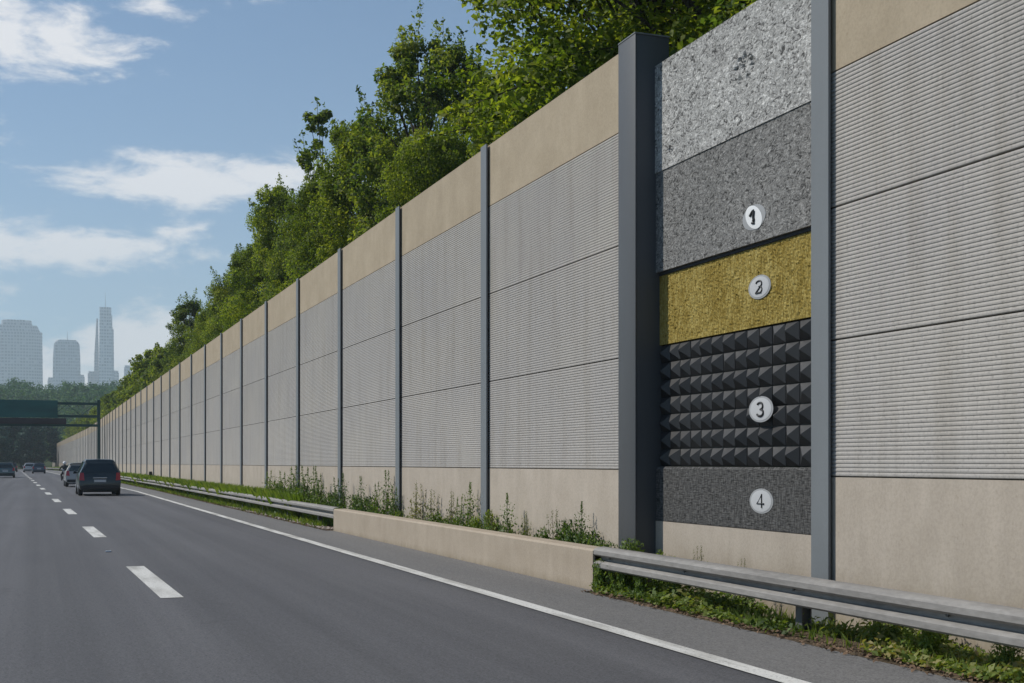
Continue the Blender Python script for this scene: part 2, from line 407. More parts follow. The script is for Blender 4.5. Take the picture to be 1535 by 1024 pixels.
# ------------------------------------------------------------------ noise wall
ORD = ['first','second','third','fourth','fifth','sixth','seventh','eighth','ninth','tenth','eleventh','twelfth','thirteenth','fourteenth','fifteenth']
BAY = 5.31
def rib_panel(z0, z1, L, n=33, amp=.0062, depth=.14):
    mb = MB(); prof = []
    a, b = z0+.006, z1-.006; p = (b-a)/n
    prof.append((.055, z0+.0005)); prof.append((.055, a))
    for i in range(n):
        for q, d in ((0, .006), (.16, .001), (.50, 0), (.76, .0025), (.88, amp), (.95, amp)):
            prof.append((d, a+p*(i+q)))
    prof.append((.012, b)); prof.append((.055, b)); prof.append((.055, z1-.0005)); prof.append((depth, z1-.0005)); prof.append((depth, z0+.0005))
    mb.prism_y(prof, [0, L]); return mb
def make_bay(L, zs, zb=-.35, nr=40):
    """zs: base top, seams..., band bottom, wall top (local z is world z)"""
    r = empty('noise_wall_bay')
    MB().box(0, .15, 0, L, zb, zs[0]-.004).build('concrete_base', MAT['base'], r)
    for a, b in zip(zs[:-2], zs[1:-1]): rib_panel(a, b, L, nr).build('acoustic_panel', MAT['rib'], r)
    MB().box(.002, .15, 0, L, zs[-2]+.004, zs[-1]).build('top_band', MAT['band'], r)
    return r
ZL = [1.416, 2.82, 4.24, 5.665, 6.66]
ZR = [1.373, 2.63, 3.85, 5.10, 6.25]
bay0 = None; post0 = None
COLY = (13.76, 14.23)                         # the big column
def make_post(top):
    mb = MB()
    mb.box(-.055, -.028, -.14, .14, -.3, top, .004); mb.box(-.028, .17, -.012, .012, -.3, top-.002); mb.box(.17, .195, -.14, .14, -.3, top)
    return mb.build('wall_post', MAT['post'])
far_from = 15
yb = COLY[1] - .01
i = 0
while True:
    y0 = yb + i*BAY; y1 = y0 + BAY
    if y1 > 405: break
    x0, x1 = wallX(y0), wallX(y1); rz = math.atan2(-(x1-x0), y1-y0)
    if bay0 is None: b = bay0 = make_bay(BAY-.005, ZL)
    else: b = copy_tree(bay0)
    b.location = (x0, y0, 0); b.rotation_euler.z = rz
    if i < far_from: lab = f'grey ribbed noise wall bay with sand top band, {ORD[i]} beyond the big steel column'
    else: lab = 'one of the distant narrow grey bays far along the noise wall'
    tag(b, lab, 'wall bay', 'noise wall bays running down the road')
    if post0 is None: p = post0 = make_post(6.675)
    else: p = post0.copy(); C.objects.link(p)
    p.location = (x1, y1, 0); p.rotation_euler.z = rz
    if i < far_from: lab = f'slim blue grey steel post standing {ORD[i]} beyond the big column'
    else: lab = 'one of the distant thin steel posts far along the noise wall'
    tag(p, lab, 'post', 'steel posts between the wall bays')
    i += 1
# right of the cutaway
PY = (9.88, 10.18)
p = make_post(6.70); p.location = (WX, (PY[0]+PY[1])/2, 0)
tag(p, 'tall slim steel post just right of the cutaway layers, reaching past the guardrail', 'post', 'steel posts between the wall bays')
br = make_bay(BAY-.02, ZR, nr=33); br.location = (WX, 10.03-BAY, 0)
tag(br, 'nearest ribbed noise wall bay with coarse ribs, right of the numbered layers', 'wall bay', 'noise wall bays running down the road')
br2 = copy_tree(br); br2.location = (WX, 10.03-2*BAY, 0)
tag(br2, 'noise wall bay beside the camera, out of frame past the nearest ribbed bay', 'wall bay', 'noise wall bays running down the road')
p = p.copy(); C.objects.link(p); p.location = (WX, 10.03-BAY, 0)
tag(p, 'steel post past the nearest ribbed bay at the frame edge', 'post', 'steel posts between the wall bays')
# big column
mb = MB().box(6.72, 6.742, COLY[0]-.004, COLY[1]+.004, -.3, 6.665, .004).box(6.7425, 7.18, COLY[0]+.006, COLY[1]-.006, -.3, 6.664, .006)
col = mb.build('steel_column', MAT['column'], smooth=True)
MB().box(6.714, 7.186, COLY[0]-.006, COLY[1]+.006, 6.667, 6.685, .004).build('cap', MAT['post'], col)
tag(col, 'big square dark steel column standing proud of the wall beside the numbered layers', 'column')

# cutaway layers between the column and the right post
LY0, LY1 = 10.03, 13.77
XP = 7.0
def lumpy(name, x, z0, z1, mat, amp, nz, ny, thick=.12, seed=1, dents=()):
    """a thick slab whose road face is finely displaced"""
    r = np.random.default_rng(seed); mb = MB(); g = {}
    for j in range(nz+1):
        for k in range(ny+1):
            y = LY0 + (LY1-LY0)*k/ny; z = z0 + (z1-z0)*j/nz
            d = r.normal(0, amp)
            for (dy, dz, dr, dd) in dents:
                q = ((y-dy)**2 + (z-dz)**2)/dr**2; d += dd*math.exp(-q)*(1+.6*r.normal())
            if j in (0, nz) or k in (0, ny): d = 0
            g[j, k] = len(mb.v); mb.v.append((x+d, y, z))
    for j in range(nz):
        for k in range(ny): mb.f.append((g[j,k], g[j,k+1], g[j+1,k+1], g[j+1,k]))
    n = len(mb.v); X = x+thick
    mb.v += [(X,LY0,z0),(X,LY1,z0),(X,LY1,z1),(X,LY0,z1)]
    mb.f.append((n,n+3,n+2,n+1))
    mb.f.append(tuple(g[0,k] for k in range(ny,-1,-1)) + (n, n+1)); mb.f.append(tuple(g[nz,k] for k in range(ny+1)) + (n+2, n+3))
    mb.f.append(tuple(g[j,0] for j in range(nz+1)) + (n+3, n)); mb.f.append(tuple(g[j,ny] for j in range(nz,-1,-1)) + (n+1, n+2))
    return mb.build(name, mat, smooth=False)
o = lumpy('porous_slab', XP-.012, 5.0, 6.30, MAT['porous_pale'], .0012, 70, 190, .2, 1, ((11.72,5.71,.045,.04),(11.862,5.715,.034,.03),(11.792,5.781,.034,.03),(11.695,5.800,.034,.03),(11.564,5.752,.034,.03),(11.532,5.661,.034,.03),(11.617,5.575,.034,.03),(11.780,5.574,.034,.03),(13.35,5.2,.08,.012)))
tag(o, 'pale rough porous concrete slab with a small dent, topmost of the cutaway layers', 'wall layer', 'cutaway layers of the noise wall')
slab = lumpy('porous_slab', XP, 3.80, 4.998, MAT['porous_grey'], .0012, 66, 190, .2, 2)
tag(slab, 'darker grey porous concrete slab carrying the white badge numbered 1', 'wall layer', 'cutaway layers of the noise wall')
MB().box(XP+.035, XP+.19, LY0, LY1, 3.762, 3.797).build('gap_shade_strip', MAT['dark'], slab)  # added dark strip, paints the shadow line between slab and wool
wl = lumpy('wool_slab', XP+.05, 2.925, 3.760, MAT['wool'], .004, 46, 180, .15, 3)
tag(wl, 'yellow mineral wool slab under the grey porous slab', 'wall layer', 'cutaway layers of the noise wall')
# foam pyramids
fz0, fz1 = 1.462, 2.92; mb = MB(); NR, NC = 7, 15
dy, dz = (LY1-LY0)/NC, (fz1-fz0)/NR; xb = XP+.095
rr = random.Random(5)
for j in range(NR):
    for k in range(NC):
        y0 = LY0+dy*k; z0 = fz0+dz*j
        cy = y0+dy*(.5+rr.uniform(-.06,.06)); cz = z0+dz*(.5+rr.uniform(-.05,.05)); ax = xb-.098+rr.uniform(-.016,.016)
        t = .004
        g = .007; B = [(y0+g,z0+g),(y0+dy-g,z0+g),(y0+dy-g,z0+dz-g),(y0+g,z0+dz-g)]
        n = len(mb.v); mb.v += [(xb+.002,)+p for p in B] + [(xb-.022,)+p for p in B]
        for a in range(4): mb.f.append((n+a, n+4+a, n+4+(a+1)%4, n+(a+1)%4))
        A = [(xb-.022,)+p for p in B]
        n = len(mb.v); mb.v += A + [(ax,cy-t,cz-t),(ax,cy+t,cz-t),(ax,cy+t,cz+t),(ax,cy-t,cz+t)]
        for a in range(4): mb.f.append((n+a, n+4+a, n+4+(a+1)%4, n+(a+1)%4))
        mb.f.append((n+4, n+7, n+6, n+5))
mb.box(xb+.001, xb+.08, LY0, LY1, fz0, fz1)
foam = mb.build('foam_panel', MAT['foam'], fix=False)
tag(foam, 'black acoustic foam panel of pyramids below the yellow wool', 'wall layer', 'cutaway layers of the noise wall')
mb = MB().prism_y([(XP+.002,.806),(XP,.82),(XP,1.43),(XP+.02,1.456),(XP+.2,1.456),(XP+.2,.806)], [LY0, LY1])
fab = mb.build('fabric_panel', MAT['weave'])
tag(fab, 'dark grey woven panel carrying badge 4 above the concrete strip', 'wall layer', 'cutaway layers of the noise wall')
o = MB().box(XP-.003, XP+.2, LY0, LY1, -.3, .80).build('concrete_plinth', MAT['base'])
tag(o, 'short beige concrete plinth at the foot of the cutaway layers', 'wall layer', 'cutaway layers of the noise wall')
# number badges: a grey ring painting edge shading, a domed face and a raised digit each
def arc(cx, cy, rx, ry, a0, a1, n=14):
    return [(cx+rx*math.cos(R(a0+(a1-a0)*i/n)), cy+ry*math.sin(R(a0+(a1-a0)*i/n))) for i in range(n+1)]
GLY = {'1': [([(-.30,.16),(-.05,.46),(.06,.5)], .10), ([(.06,.46),(.02,.0),(.07,-.2),(.02,-.34)], .125), ([(-.12,-.42),(0,-.45),(.12,-.47)], .085)],
       '2': [(arc(0,.24,.27,.24,165,-35,18)+[(-.3,-.46)], .06), ([(-.3,-.47),(.22,-.47)], .06), (arc(.04,-.22,.25,.25,100,-85,14), .052)],
       '3': [(arc(-.02,.23,.24,.25,150,-80,16), .07), ([(-.02,-.02),(.08,-.02)], .055), (arc(-.02,-.25,.28,.25,80,-155,18), .075)],
       '4': [([(.1,-.5),(.1,.5),(-.32,-.2),(.3,-.2)], .062)]}
def badge(y, z, x, r, ch, face, tilt=0.0, ry=1.0, label=None, gr=None, stretch=1.0):
    b = MB().disc_x(x, y, z, r*stretch, r, .004, .003, 40, 3).build('number_badge', MAT['badge_edge_shade'], smooth=True)
    MB().disc_x(x-.0055, y, z, r*.86*ry*stretch, r*.86, .0015, .003, 40, 6, tilt).build('face', face, b, smooth=True)
    mb = MB(); s = r*1.05
    for pts, w in GLY[ch]:
        P = [(x-.0105, y - px*s*.92*stretch, z + pz*s) for px, pz in pts]
        mb.tube(P, w*s*1.15, 8)
    mb.build('digit', MAT['ink'], b, smooth=True)
    tag(b, label, 'badge', gr)
    return b
G = 'number badges on the cutaway layers'
def yof(u, X=7.0):                            # where a sight line at pan u meets the layer plane
    t = math.tan(math.atan((u-767.5)/1900) + R(20.478)); return X/t
S = 1.75
badge(yof(1128, 6.98), 4.065, XP+.0, .130, '1', MAT['badge_face'], .5, .9, 'white badge with a thick smudged 1 on the grey porous slab', G, S)
badge(yof(1137, 7.03), 3.335, XP+.045, .125, '2', MAT['badge_grey'], 0, 1, 'silver badge with a closed loop 2 on the yellow wool', G, S)
badge(yof(1141, 7.0), 2.055, XP-.0, .135, '3', MAT['badge_grey'], 0, 1, 'silver badge numbered 3 on the black foam pyramids', G, S)
badge(yof(1139, 6.98), 1.105, XP+.0, .130, '4', MAT['badge_grey'], 0, 1, 'silver badge numbered 4 on the dark woven panel', G, S)

# ------------------------------------------------------------------ barrier and guardrails
prof = [(6.10,-.05),(6.10,.462),(6.125,.487),(6.36,.487),(6.38,.465),(6.38,-.05)]
mb = MB().prism_y(prof, [13.62, 27.6]); o = mb.build('concrete_barrier', MAT['barrier'])
tag(o, 'low beige concrete barrier joining the two steel guardrails', 'barrier')
WB = [(.05,.517),(-.02,.512),(-.062,.500),(-.080,.482),(-.080,.440),(-.066,.428),(.012,.414),(.016,.404),(.016,.384),(.012,.374),(-.066,.362),(-.080,.350),(-.080,.308),(-.062,.292),(.03,.284)]
WB = [(x, .517-(.517-z)*1.12) for x, z in WB]
def wbeam(ys, xo):
    mb = MB(); back = [(x+.007, z-.004 if i < 7 else z+.004) for i, (x, z) in enumerate(WB)]
    mb.prism_y(WB + back[::-1], ys, True, xo); return mb
def rail(ya, yb_, label, y_posts, name='guardrail'):
    r = empty(name, (6.18+railX(ya), ya, 0))
    n = max(2, int((yb_-ya)/4)+1); ys = [ya+(yb_-ya)*k/n for k in range(n+1)]
    o = wbeam([y-ya for y in ys], lambda y: railX(y+ya)-railX(ya)).build('beam', MAT['steel'], r, smooth=True)
    for y in y_posts:
        dx = railX(y)-railX(ya)
        mb = MB().box(.075+dx, .085+dx, y-ya-.05, y-ya+.05, -.15, .47).box(.085+dx, .165+dx, y-ya-.006, y-ya+.006, -.15, .47).box(.165+dx, .175+dx, y-ya-.05, y-ya+.05, -.15, .47)
        mb.build('post', MAT['steel_dark'], r)
    tag(r, label, 'guardrail'); 
    return r
g1 = rail(-6.0, 13.60, 'galvanised steel guardrail nearest the camera, ending at the barrier', [9.55, 5.5, 1.5, -2.5])
mb = MB()
for y in (13.3, 11.5, 9.5, 7.5, 5.5):
    mb.tube([(-.0, y+6.0, .399), (-.018, y+6.0, .399)], .016, 8)
mb.build('bolt', MAT['steel_dark'], g1)
rail(27.62, 288, 'long steel guardrail curving away down the road beyond the barrier', [30+4*k for k in range(64)])

# ------------------------------------------------------------------ vegetation
def unit(a): return a/np.maximum(1e-6, np.linalg.norm(a, axis=1, keepdims=True))
def leaves(pos, nrm, size, rg, ratio=.62):
    """diamond leaves at pos, facing about nrm"""
    n = len(pos)
    t = rg.normal(size=(n,3)); t[:,2] -= .5; t = unit(t - nrm*np.sum(t*nrm, axis=1, keepdims=True)); b = np.cross(nrm, t)
    L = size[:,None]*.5; W = L*ratio
    bend_ = nrm*L*.18
    q = np.stack([pos - t*L - bend_, pos + b*W + t*L*.1 + bend_*.6, pos + t*L - bend_, pos - b*W + t*L*.1 + bend_*.6], axis=1)
    return q
def clump_leaves(cen, rad, per, size, rg, flat=.8, out=.75):
    n = len(cen); N = n*per
    d = unit(rg.normal(size=(N,3))); rr_ = rg.random(N)**.42
    c = np.repeat(cen, per, axis=0); r = np.repeat(rad, per)
    p = c + d*(r*rr_)[:,None]*np.array([1,1,flat])
    nr = unit(d*out + np.array([0,0,.55]) + rg.normal(size=(N,3))*.55)
    return leaves(p, nr, size*np.clip(rg.normal(1, .28, N), .45, 1.7), rg)
def tree_variant(seed, H, Rr, nclump, per, size, z0=.24, lacy=False, mat='leaf', cr=(.5,1.0), trunk_r=.17, lean=.3, peak=.55):
    rg = np.random.default_rng(seed); r = empty('tree')
    cen = []; rad = []
    nl = 7
    lob = rg.uniform(.72, 1.12, nl); ph = rg.random()*6.28
    while len(cen) < nclump:
        t = rg.random()**.72; an = rg.random()*2*math.pi
        prof_ = math.sqrt(max(0, 1-((t-.42)/.62)**2)); prof_ = max(.12, prof_)
        l1 = lob[int(((an+ph) % 6.283)/6.283*nl) % nl]
        rr_ = Rr*prof_*l1*(.35+.65*rg.random()**.55)*rg.uniform(.85, 1.08)
        cen.append((rr_*math.cos(an), rr_*math.sin(an), H*(z0+(1-z0)*t*.96)))
        rad.append(rg.uniform(*cr)*(1 if t < .85 else .72))
    cen = np.array(cen); rad = np.array(rad)
    q = [clump_leaves(cen, rad, per, size, rg)]
    # loose sprays that break the outline
    tw = MB(); top = Vector((lean*rg.uniform(-1,1), lean*rg.uniform(-1,1), H*.86))
    mid = Vector((lean*.4, 0, H*.4))
    tw.tube([(0,0,-.4), (0,0,.2), mid, (mid+top)/2+Vector((.12,-.1,0)), top], [trunk_r*1.35, trunk_r, trunk_r*.75, trunk_r*.48, .03], 8)
    order = rg.permutation(nclump)[:int(nclump*.55)]
    for k in order:
        c = Vector(cen[k]); f = max(.12, min(.8, (c.z/H) - .16 - .1*rg.random()))
        a = mid.lerp(top, (f*H-mid.z)/(top.z-mid.z)) if f*H > mid.z else Vector((0,0,0)).lerp(mid, f*H/mid.z)
        m_ = a.lerp(c, .55) + Vector((0,0,.12))
        tw.tube([a, m_, c], [trunk_r*.3*(1.1-f), trunk_r*.17, .012], 5, cap=False)
    sp = []
    ns = int(nclump*.45)
    for k in rg.permutation(nclump)[:ns]:
        c = cen[k]; d = unit(np.array([[c[0], c[1], (c[2]-H*.55)*.8+.8]]) + rg.normal(size=(1,3))*.4)[0]
        L_ = rg.uniform(.4, 1.0)*(1.1 if lacy else .9)*max(1, size/.16*.6)
        e = c + d*(rad[k]*.8+L_); m_ = per//5
        tt = rg.random(m_)[:,None]
        p = c + (e-c)*(.35+.65*tt) + rg.normal(size=(m_,3))*.13*(1.25-tt)*max(1, size/.16*.6)
        nr = unit(rg.normal(size=(m_,3)) + np.array([0,0,.5]))
        sp.append(leaves(p, nr, size*np.clip(rg.normal(.95,.25,m_), .4, 1.5), rg))
        tw.tube([c, e], [.012, .004], 4, cap=False)
    q += sp
    tw.build('trunk', MAT['bark'], r, smooth=True, fix=False)
    np_mesh('crown', np.concatenate(q), MAT[mat], r)
    return r
V = {}
V['a'] = tree_variant(11, 14, 3.7, 130, 560, .112, cr=(.55,1.05))
V['b'] = tree_variant(12, 14, 3.6, 130, 560, .112, cr=(.55,1.05), mat='leaf')
V['c'] = tree_variant(13, 14, 3.4, 120, 540, .112, cr=(.5,1.0), mat='leaf_cool')
V['l'] = tree_variant(14, 14, 2.7, 150, 240, .135, lacy=True, cr=(.35,.75), mat='leaf_cool', z0=.3)
V['s'] = tree_variant(15, 14, 1.0, 34, 120, .16, lacy=True, cr=(.25,.5), mat='leaf_cool', z0=.4, trunk_r=.09)
V['f'] = tree_variant(16, 14, 3.6, 100, 130, .30, cr=(.5,1.05), mat='leaf_cool')
V['g'] = tree_variant(17, 14, 3.8, 100, 130, .30, cr=(.5,1.05), mat='leaf')
V['d'] = tree_variant(18, 12, 3.4, 90, 150, .36, cr=(.7,1.2), mat='leaf_dark', z0=.06)
used = set()
def tree(v, x, y, top, wid=1.0, rz=0.0, label=None, group=None):
    o = V[v] if v not in used else copy_tree(V[v]); used.add(v)
    H = 12 if v == 'd' else 14
    z = gz(x, y); s = (top - z)/H
    o.location = (x, y, z); o.scale = (s*wid, s*wid, s); o.rotation_euler.z = rz
    tag(o, label, 'tree', group); return o
G1 = 'leafy trees rising behind the noise wall'
TL = [ # variant, x, y, top, width, label
 ('b', 10.6, 4.0, 15.0, 1.05, 'leafy tree beside the camera behind the nearest ribbed bay'),
 ('a', 10.6, 8.4, 15.4, 1.05, 'dark leafy tree above the slim post right of the cutaway layers'),
 ('c', 10.8, 12.6, 15.6, 1.10, 'shaded leafy tree directly above the pale porous slab'),
 ('a', 10.7, 16.8, 15.8, 1.10, 'dense leafy tree behind the top of the big steel column'),
 ('b', 10.7, 21.2, 16.6, 1.12, 'tall dense yellow green tree, biggest above the first bay past the column'),
 ('a', 10.0, 27.5, 10.4, .72, 'low bushy tree topping the wall between the biggest tree and the airy tree'),
 ('l', 12.0, 40.2, 15.6, 1.02, 'tall airy tree with a visible dark trunk and sky between its leaves'),
 ('b', 10.3, 34.0, 10.9, .8, 'bushy green tree at the foot of the airy tree'),
 ('a', 11.0, 44.0, 13.9, .9, 'rounded leafy tree next to the airy tree on its far side'),
 ('b', 10.4, 47.0, 12.2, .8, 'yellow green leafy tree just before the lone thin sprig'),
 ('s', 10.6, 50.8, 16.0, 1.0, 'lone thin young tree whose sprig pokes up against the sky'),
 ('c', 10.6, 53.5, 11.8, .95, 'leafy tree under the lone thin sprig'),
 ('a', 10.9, 58.2, 14.4, .95, 'leafy tree with a pointed top in front of the long cloud'),
 ('b', 10.8, 63.6, 12.5, .95, 'leafy tree following the pointed tree down the skyline'),
 ('c', 11.0, 69.5, 13.0, .95, 'dense tree about halfway down the tree skyline'),
 ('a', 10.9, 76, 12.3, .95, 'leafy tree just below the midpoint of the tree skyline'),
 ('b', 11.0, 83, 11.6, .95, 'low leafy tree just before the ragged dip in the skyline'),
 ('c', 11.0, 90, 11.0, .95, 'lower leafy tree in the ragged dip of the skyline'),
 ('l', 11.2, 101, 14.2, 1.0, 'ragged airy tree standing out above the far stretch of wall'),
 ('c', 11.0, 107, 11.0, .95, 'leafy tree beyond the ragged airy tree'),
]
for k, (v, x, y, top, wd, lab) in enumerate(TL): tree(v, x*1.16, y*1.16, 1.5+(top-1.5)*1.16, wd, k*1.7, lab, G1)
FAR = 'one of the small distant trees above the far end of the noise wall'
rg = random.Random(3)
y = 130
while y < 398:
    v = rg.choice('fg'); x = 12.2 + rg.uniform(-.5,.8) - .015*max(0, y-200); top = rg.uniform(11.4, 13.2) + (1.2 if y < 165 else 0)
    tree(v, x, y, top, rg.uniform(.95,1.15), rg.random()*6, FAR, G1); y += rg.uniform(5.5, 7.5) if y < 220 else rg.uniform(7.5, 10)
# a second row further up the bank, seen between the front crowns
BK = 'one of the trees of the second row up the bank behind the front trees'
for y in [10,16,22,28,34]: tree(rg.choice('abc'), 18, y+rg.uniform(-1,1), 17.5, 1.1, rg.random()*6, BK, 'second row of trees up the bank')
for y in [58,66,74,120,132,146,160,175,190,210,230]:
    tree(rg.choice('fg'), 18.5+rg.uniform(-.5,2), y+rg.uniform(-2,2), rg.uniform(12,13), 1.0, rg.random()*6, BK, 'second row of trees up the bank')
# the dark stand where the road bends out of sight
DK = 'one of the dark green trees massed where the road bends away'
for (x, y, top) in [(-34,318,11),(-29,332,13),(-24,322,10.5),(-20,338,13),(-15,352,12.5),(-10.5,340,11.5),(-6,356,12.6),(-2,347,11.2),(1.0,362,12.4),(-13,366,14),(-4,372,14),(-22,362,14),(-30,352,14),(-9,328,8.2),(-16,326,8),(-1.6,352,7.5)]:
    tree('d', x, y, top, 1.25, rg.random()*6, DK, 'dark trees closing off the road')
# far wooded hill: one continuous mass
rg2 = np.random.default_rng(21); cen = []; rad = []
for k in range(2600):
    y = 415 + 420*rg2.random()**1.0; x = rg2.uniform(-110, 210) if rg2.random() < .9 else rg2.uniform(-300, 420)
    if y < 440 and x < 6 and x > -30: continue
    h = rg2.uniform(6, 11); z = gz(x, y)
    for m_ in range(4):
        cen.append((x+rg2.normal()*1.8, y+rg2.normal()*1.8, z+h*rg2.uniform(.3, .95))); rad.append(rg2.uniform(1.5, 3.0))
q = clump_leaves(np.array(cen), np.array(rad), 24, 1.15, rg2, .95)
tag(np_mesh('hillside_forest', q, MAT['wood_far']), 'blue green wooded hillside below the city towers', 'forest', None, 'stuff')

# grass strip behind the long guardrail
def blades(N, rg_, fx, fy, h0, h1, w0):
    y = fy(N); x = fx(N, y); h = rg_.uniform(h0, h1, N); an = rg_.random(N)*2*np.pi
    s = 1 + np.clip((y-40)/60, 0, 4); w = w0*s
    b = np.stack([np.cos(an), np.sin(an), np.zeros(N)], 1)*w[:,None]
    p = np.stack([x, y, np.full(N, -.08)], 1); l = rg_.normal(size=(N,3))*.14; l[:,2] = 0
    m_ = p + l*.4*h[:,None] + np.array([0,0,1])*h[:,None]*.6; t = p + l*h[:,None]*1.6 + np.array([0,0,1])*h[:,None]
    return np.stack([p-b, p+b, m_+b*.7, t], 1)
r3 = np.random.default_rng(31)
wl_ = np.vectorize(wallX); rl_ = np.vectorize(railX)
def strip_x(N, y): return 6.32+rl_(y) + (np.minimum(wl_(y)-.06, 6.8+rl_(y)*.6) - 6.32 - rl_(y))*r3.random(N)
q1 = blades(30000, r3, strip_x, lambda N: 33+75*r3.random(N)**1.2, .35, .85, .008)
q2 = blades(16000, r3, strip_x, lambda N: 75+210*r3.random(N), .4, .9, .016)
q3 = blades(1500, r3, lambda N, y: 6.42+.4*r3.random(N), lambda N: 13.8+20*r3.random(N), .2, .55, .007)
q4 = blades(9000, r3, lambda N, y: 6.02+rl_(y)+.25*r3.random(N), lambda N: 29+150*r3.random(N)**1.3, .06, .26, .009)
tag(np_mesh('verge_grass', np.concatenate([q1,q2,q3,q4]), MAT['grass']), 'bright green grass growing between the long guardrail and the wall', 'grass', None, 'stuff')
# low ground cover under the near guardrail
N = 34000
y = -1 + 14.4*r3.random(N); x = 6.02 + .72*r3.random(N)**.8
patch = np.sin(x*9+y*2.1)+np.sin(y*3.3+1.2)+np.sin(y*1.1-x*4)+r3.normal(size=N)*.7
k = (patch > -.5) & ~((x > 6.42) & (y > 9.0) & (y < 10.7)) & ~((x > 6.1) & (y > 9.2) & (y < 9.75) & (patch < 1.3)); x, y = x[k], y[k]; n = len(x)
z = .02 + np.abs(r3.normal(size=n))*.048*(1+.6*np.sin(y*2.3)); 
nr = unit(np.stack([r3.normal(size=n)*.6-.2, r3.normal(size=n)*.6, np.ones(n)*.9], 1))
q = leaves(np.stack([x,y,z],1), nr, r3.uniform(.025,.085,n), r3, .62)
qb = blades(6500, r3, lambda N, y: 6.10+.6*r3.random(N), lambda N: -1+14.4*r3.random(N), .06, .22, .0028)
tag(np_mesh('ground_cover', np.concatenate([q, qb]), MAT['cover']), 'low green weeds covering the soil under the near guardrail', 'ground cover', None, 'stuff')
n = 7000; y = -1+200*r3.random(n)**2.2; x = 5.86+rl_(y)+np.abs(r3.normal(size=n))*.16
k = ~((y > 13.5) & (y < 27.7)); x, y = x[k], y[k]; n = len(x)
q = leaves(np.stack([x,y,.018+.02*r3.random(n)],1), unit(np.stack([r3.normal(size=n)*.5, r3.normal(size=n)*.5, np.ones(n)],1)), r3.uniform(.02,.06,n), r3)
tag(np_mesh('leaf_litter', q, MAT['litter']), 'brown dead leaves along the edge of the asphalt', 'leaf litter', None, 'stuff')
mb = MB(); rr = random.Random(8)
for k in range(420):
    y = 28+16*rr.random()**1.2; x = 5.98+.3*rr.random(); s = rr.uniform(.012,.05)
    bm = bmesh.new(); bmesh.ops.create_icosphere(bm, subdivisions=1, radius=s); n0 = len(mb.v); bm.verts.index_update()
    for v in bm.verts: mb.v.append((x+v.co.x*rr.uniform(.7,1.3), y+v.co.y*rr.uniform(.7,1.4), .02+v.co.z*rr.uniform(.4,.8)))
    mb.f += [tuple(n0+v.index for v in f.verts) for f in bm.faces]; bm.free()
tag(mb.build('rubble', MAT['rubble'], fix=False), 'pale crumbled rubble under the guardrail by the barrier end', 'rubble', None, 'stuff')

# single weeds
def weed(seed, H, nst, per, size, spread, mat, spike=True, name='weed'):
    rg_ = np.random.default_rng(seed); r = empty(name); st = MB(); Q = []
    for s in range(nst):
        h = H*rg_.uniform(.55, 1.0) if s else H; a = rg_.random()*6.28; d = spread*rg_.random()
        b = np.array([math.cos(a)*d*.4, math.sin(a)*d*.4, -.08]); t = np.array([math.cos(a)*d, math.sin(a)*d, h])
        m_ = (b+t)/2 + np.array([rg_.normal()*.03, rg_.normal()*.03, 0])
        st.tube([b, m_, t], [.007, .005, .003], 5, cap=False)
        u = rg_.random(per)[:,None]**.8
        env = (.14*(1.1-u)+.03)*(H/.8)
        p = b + (t-b)*(.08+.9*u) + rg_.normal(size=(per,3))*env*np.array([1,1,.5])
        nr = unit(rg_.normal(size=(per,3))*.7 + np.array([0,0,.8]))
        Q.append(leaves(p, nr, size*(1.15-.6*u[:,0])*rg_.uniform(.6,1.3,per), rg_, .45))
        if spike:
            m2 = per//3; u = rg_.random(m2)[:,None]
            p = t + (t-b)*(u*.16-.03) + rg_.normal(size=(m2,3))*.012
            Q.append(leaves(p, unit(rg_.normal(size=(m2,3))), np.full(m2, size*.38), rg_, .5))
    st.build('stem', MAT['bark'] if spike else MAT[mat], r, fix=False)
    np_mesh('foliage', np.concatenate(Q), MAT[mat], r)
    return r
W_ = {'t': weed(41, .95, 7, 130, .095, .16, 'weed'), 'b': weed(42, .7, 10, 110, .11, .26, 'weed', False), 'p': weed(43, .8, 8, 60, .075, .22, 'weed_pale'),
      'y': weed(44, .6, 11, 100, .11, .26, 'grass', False), 'u': weed(45, 1.0, 4, 150, .085, .08, 'weed'), 'm': weed(46, .5, 10, 80, .11, .3, 'weed', False)}
wused = set()
def put(k, x, y, h, label, sc_w=1.0, z=-.05):
    base = {'t':.95,'b':.7,'p':.8,'y':.6,'u':1.0,'m':.5}[k]
    o = W_[k] if k not in wused else copy_tree(W_[k]); wused.add(k)
    h *= .96; s = h/base; o.location = (x, y, z); o.scale = (s*sc_w*.55, s*sc_w, s); o.rotation_euler.z = rg.choice((0, math.pi)) + rg.uniform(-.2, .2)
    tag(o, label, 'weed', 'weeds along the foot of the wall')
GEN = 'one of the green weeds crowded behind the end of the long guardrail'
PAL = 'one of the thin pale weeds between the barrier and the wall'
